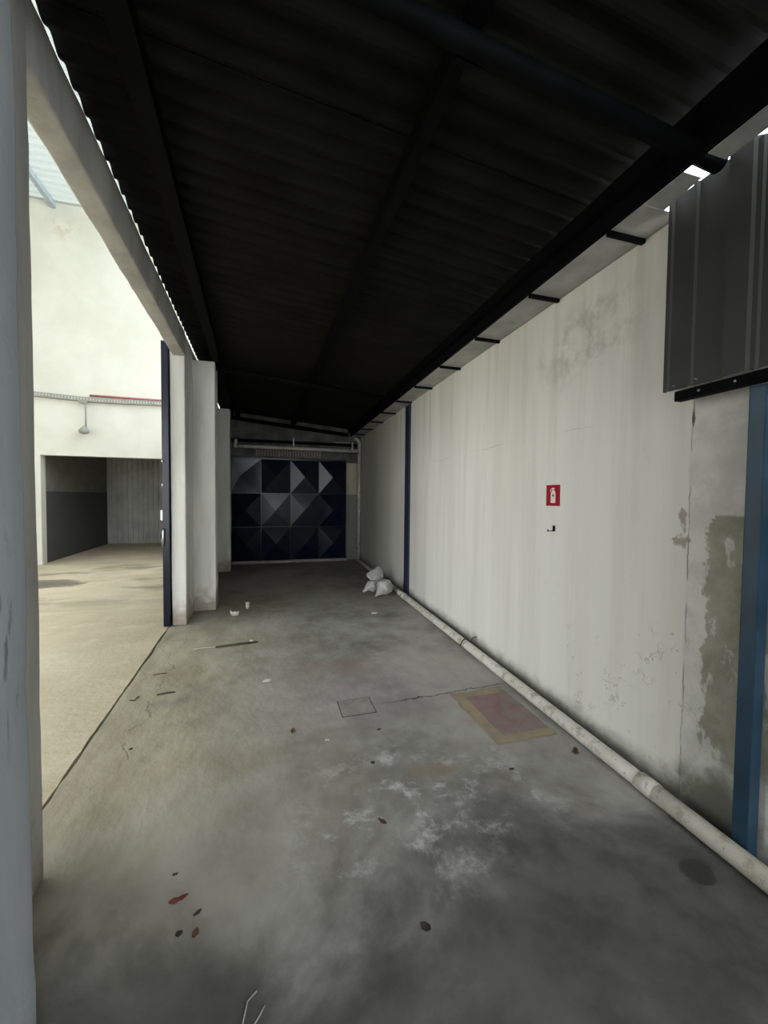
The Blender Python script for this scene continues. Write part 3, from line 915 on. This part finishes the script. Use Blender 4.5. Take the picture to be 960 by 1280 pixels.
# ------------------------------------------------------------------ white sacks heaped on the pipe
def sack(loc, s, rot, seed, label, neck=0.35):
    bm = bmesh.new()
    bmesh.ops.create_icosphere(bm, subdivisions=4, radius=1.0)
    for v in bm.verts:
        p = v.co.copy()
        t = max(0.0, (p.x - 0.25)) / 0.75            # pulled into a gathered corner
        k = 1 - (1 - neck) * (t ** 0.8)
        p.y *= k; p.z *= k; p.x += 0.45 * t * t
        q = v.co * 1.7 + Vector((seed, seed * 2.3, 1))
        d = noise.noise(q) * 0.20 + abs(noise.noise(q * 2.6)) * -0.22 + noise.noise(q * 5) * 0.05
        p += v.co * d
        v.co = Vector((p.x * s[0], p.y * s[1], p.z * s[2]))
    R = Matrix.Rotation(rot[2], 3, 'Z') @ Matrix.Rotation(rot[1], 3, 'Y') @ Matrix.Rotation(rot[0], 3, 'X')
    for v in bm.verts: v.co = R @ v.co
    zmin = min(v.co.z for v in bm.verts)
    for v in bm.verts:
        v.co.z -= zmin
        if loc[2] == 0 and v.co.z < 0.012: v.co.z = 0.0
        v.co += Vector(loc)
    return mk('plastic_sack', bm, 'sack', smooth=True, label=label, cat='sack')
sack((1.93, 6.30, 0.0), (.15, .13, .135), (0.2, .55, math.radians(200)), 1.3, 'white plastic sack slumped on the floor against the drainpipe end, foremost of the heap')
sack((1.80, 6.60, 0.0), (.13, .10, .10), (0.1, .45, math.radians(190)), 4.1, 'crumpled white plastic sack between the tall upright sack and the foremost one')
sack((1.97, 6.93, 0.0), (.14, .125, .19), (0.3, -.35, math.radians(175)), 7.7, 'tall upright white plastic sack at the back of the heap by the wall')

# ------------------------------------------------------------------ floor marking below the sign
fm = root('floor_marking', (1.7, 2.6, 0), 'worn red square with yellow border painted on the floor below the sign', 'floor marking')
def patch(name, pts, z, mat, n=14):
    """flat painted patch with slightly ragged outline"""
    bm = bmesh.new()
    out = []
    m_ = len(pts)
    for i in range(m_):
        a, b = Vector(pts[i]), Vector(pts[(i + 1) % m_])
        for k in range(n):
            p = a.lerp(b, k / n)
            j = noise.noise(Vector((p.x * 9, p.y * 9, 1))) * .012
            out.append((p.x + j, p.y + j * .7))
    bm.faces.new([bm.verts.new((x, y, z)) for x, y in out])
    return mk(name, bm, mat, fm)
# red field and four border strips (own places, not overlapping)
RX0, RX1, RY0, RY1 = 1.565, 1.935, 2.345, 2.885
BW = 0.10
patch('red_field', [(RX0, RY0), (RX1, RY0), (RX1 + .01, RY1), (RX0 + .008, RY1)], .0012, 'paintred')
patch('yellow_strip', [(RX0 - BW, RY0 - BW), (RX0, RY0), (RX0 + .008, RY1), (RX0 - BW + .008, RY1 + BW)], .0012, 'paintyel')
patch('yellow_strip', [(RX0 - BW, RY0 - BW), (RX1, RY0 - BW), (RX1, RY0), (RX0, RY0)], .0012, 'paintyel')
patch('yellow_strip', [(RX0 + .008, RY1), (RX1 + .01, RY1), (RX1 + .01, RY1 + BW), (RX0 - BW + .008, RY1 + BW)], .0012, 'paintyel')

# hatch cover let into the floor
hc = root('hatch_cover', (.70, 2.98, 0), 'small square concrete inspection cover set in the passage floor', 'hatch')
fh = lambda x, y, z: (x + .02 * (y - 2.98), y, z)
bm = bmesh.new(); add_box(bm, .576, .824, 2.866, 3.094, 0.0005, .0035, fh); mk('lid', bm, 'lid', hc)
for a in ((.569, .576, 2.859, 3.101), (.824, .831, 2.859, 3.101), (.576, .824, 2.859, 2.866), (.576, .824, 3.094, 3.101)):
    bm = bmesh.new(); add_box(bm, *a, 0.0005, .002, fh); mk('joint', bm, 'gap', hc)

# ------------------------------------------------------------------ litter
def leaf(x, y, L, Wd, ang, mat, label, curl=0.25, name='dry_leaf', group=None):
    bm = bmesh.new()
    n = 8
    top = []; bot = []
    for i in range(n + 1):
        t = i / n
        w = Wd * math.sin(math.pi * min(1, t * 0.93 + .05)) ** .7 * (1 + .6 * noise.noise(Vector((t * 5, x * 9, y * 5))))
        zc = curl * L * (t - .45) ** 2
        row = []
        for s in (-1, -.4, 0, .4, 1):
            row.append(((t - .5) * L, s * w * .5, zc + abs(s) * curl * Wd * .35))
        top.append(row)
    zmin = min(p[2] for r_ in top for p in r_)
    ca, sa = math.cos(ang), math.sin(ang)
    f = lambda p, dz: (x + p[0] * ca - p[1] * sa, y + p[0] * sa + p[1] * ca, p[2] - zmin + dz)
    V = [[[bm.verts.new(f(p, dz)) for p in r_] for r_ in top] for dz in (.0002, .0022)]
    for i in range(n):
        for k in range(4):
            bm.faces.new((V[0][i][k], V[0][i][k + 1], V[0][i + 1][k + 1], V[0][i + 1][k]))
            bm.faces.new((V[1][i][k], V[1][i + 1][k], V[1][i + 1][k + 1], V[1][i][k + 1]))
    for i in range(n):
        for k in (0, 4):
            bm.faces.new((V[0][i][k], V[0][i + 1][k], V[1][i + 1][k], V[1][i][k]))
    for i in (0, n):
        for k in range(4):
            bm.faces.new((V[0][i][k], V[1][i][k], V[1][i][k + 1], V[0][i][k + 1]))
    return mk(name, bm, mat, smooth=True, label=label, cat='leaf', group=group)
leaf(-.311, 1.722, .070, .024, .25, 'leafred', 'curved red leaf scrap with a dark tip near the blue-grey pillar', name='red_leaf')
leaf(-.232, 1.645, .032, .015, .6, 'leafdark', 'dark shrivelled leaf between the red scrap and two rounder bits')
leaf(-.285, 1.582, .026, .022, .3, 'leafdark', 'round dark leaf bit beside a brown torn one')
leaf(-.228, 1.568, .034, .020, 1.2, 'leaf', 'brown torn leaf bit beside a round dark one')
leaf(.587, 1.350, .042, .030, 2.3, 'leafdark', 'single olive-brown leaf lying alone on bare dark concrete')
leaf(.574, 1.870, .050, .022, 2.2, 'leaf', 'brown leaf with a stalk lying by the chalky scuffs')
leaf(.647, 2.312, .028, .022, .2, 'leafdark', 'tiny dark brown leaf on the floor in front of the hatch cover')
leaf(.211, 2.774, .050, .030, 1.4, 'leaf', 'curled rusty leaf on the floor, left over between hatch cover and doorway', curl=.6)
leaf(1.905, 2.055, .060, .040, .9, 'leaf', 'crumpled reddish leaf touching the drainpipe near the floor marking', curl=.6)
leaf(-.345, 1.845, .024, .010, .1, 'leafdark', 'tiny dark sliver of leaf just past the red scrap')
leaf(.78, 2.64, .030, .018, .3, 'leafdark', 'small dark leaf scrap right in front of the hatch cover')
leaf(1.42, 2.03, .034, .014, -.1, 'leafdark', 'thin dark leaf scrap on the floor before the red painted square')
leaf(-.78, 2.86, .024, .018, .4, 'leafdark', 'tiny dark leaf scrap beside the doorway joint')

# long dark strip with white end
st = root('wooden_strip', (-.30, 4.58, 0), 'long dark wooden strip with pale end lying near the doorway', 'stick')
bm = bmesh.new()
add_tube(bm, [(-.45, 4.555, .012), (-.25, 4.575, .014), (-.06, 4.60, .014), (-.02, 4.60, .012)], [.011, .012, .011, .005], 8)
mk('stick', bm, 'wood', st, smooth=True)
bm = bmesh.new(); bmesh.ops.create_icosphere(bm, subdivisions=2, radius=.016)
for v in bm.verts: v.co = Vector((v.co.x * 1.2 - .09, v.co.y + 4.615, max(0.001, v.co.z * .8 + .024)))
mk('pale_end', bm, 'pale', st, smooth=True)
tube('wire', [(-.66, 4.56, .004), (-.60, 4.585, .005), (-.50, 4.575, .006), (-.45, 4.558, .012)], .004, 'wire', st, 6)
tube('short_stick', [(-.79, 3.585, .007), (-.72, 3.60, .008), (-.66, 3.602, .006)], [.006, .008, .004], 'wood', None, 8,
     label='short dark stick lying on the floor near the doorway joint', cat='stick')
tube('twig', [(-.97, 3.55, .004), (-.935, 3.535, .005), (-.93, 3.58, .006), (-.918, 3.60, .004)], .004, 'wood', None, 6,
     label='small curled twig right beside the doorway joint', cat='twig')
tube('twig', [(-.91, 4.0, .004), (-.86, 4.015, .005), (-.80, 4.01, .004)], .0035, 'wood', None, 6,
     label='thin straight twig between the doorway joint and the short stick', cat='twig')

# white broken cup pieces near the pillar
def shard(x, y, r, a0, a1, h, label):
    bm = bmesh.new()
    n = 10; lo = []; hi = []; lo2 = []; hi2 = []
    for i in range(n + 1):
        a = a0 + (a1 - a0) * i / n
        c, s = math.cos(a), math.sin(a)
        hh = h * (0.45 + 0.55 * abs(math.sin(i * 1.7)))
        lo.append(bm.verts.new((x + r * .8 * c, y + r * .8 * s, 0)))
        hi.append(bm.verts.new((x + r * c, y + r * s, hh)))
        lo2.append(bm.verts.new((x + (r * .8 - .004) * c, y + (r * .8 - .004) * s, 0)))
        hi2.append(bm.verts.new((x + (r - .004) * c, y + (r - .004) * s, hh)))
    for i in range(n):
        bm.faces.new((lo[i], lo[i + 1], hi[i + 1], hi[i])); bm.faces.new((lo2[i], hi2[i], hi2[i + 1], lo2[i + 1]))
        bm.faces.new((hi[i], hi[i + 1], hi2[i + 1], hi2[i])); bm.faces.new((lo[i], lo2[i], lo2[i + 1], lo[i + 1]))
    for i in (0, n): bm.faces.new((lo[i], hi[i], hi2[i], lo2[i]))
    return mk('broken_cup', bm, 'pale', smooth=True, label=label, cat='debris')
shard(-.31, 5.80, .085, 2.4, 5.2, .07, 'larger broken white cup shell on the floor near the white pillar')
shard(-.20, 6.08, .06, -1.4, 1.6, .09, 'smaller broken white cup piece standing beside the larger shell')
def chip(x, y, r, label, seed):
    bm = bmesh.new(); bmesh.ops.create_icosphere(bm, subdivisions=2, radius=r)
    for v in bm.verts:
        k = 1 + .5 * noise.noise(v.co * 60 + Vector((seed, 0, 0)))
        v.co = Vector((v.co.x * k * 1.5 + x, v.co.y * k + y, max(0, v.co.z * k * .35 + r * .2)))
    return mk('plaster_chip', bm, 'pale', label=label, cat='debris')
chip(1.50, 5.35, .03, 'flat pale plaster chip on the floor in front of the sacks', 2)
chip(.055, 3.62, .022, 'pale plaster chip on the dusty floor beyond the curled leaf', 5)
chip(.42, 2.62, .010, 'tiny white chip on the floor beside the hatch cover', 8)
# pale bent wires at the photographer's feet
tube('bent_wire', [(-.056, 1.215, .003), (-.052, 1.25, .004), (-.040, 1.295, .010), (-.012, 1.312, .014)], .0022, 'wire', None, 6,
     label='pale bent wire with a kinked tip on the dark floor', cat='wire')
tube('bent_wire', [(-.028, 1.225, .003), (-.005, 1.25, .004), (.012, 1.272, .006)], .0022, 'wire', None, 6,
     label='short straight pale wire beside the kinked one', cat='wire')
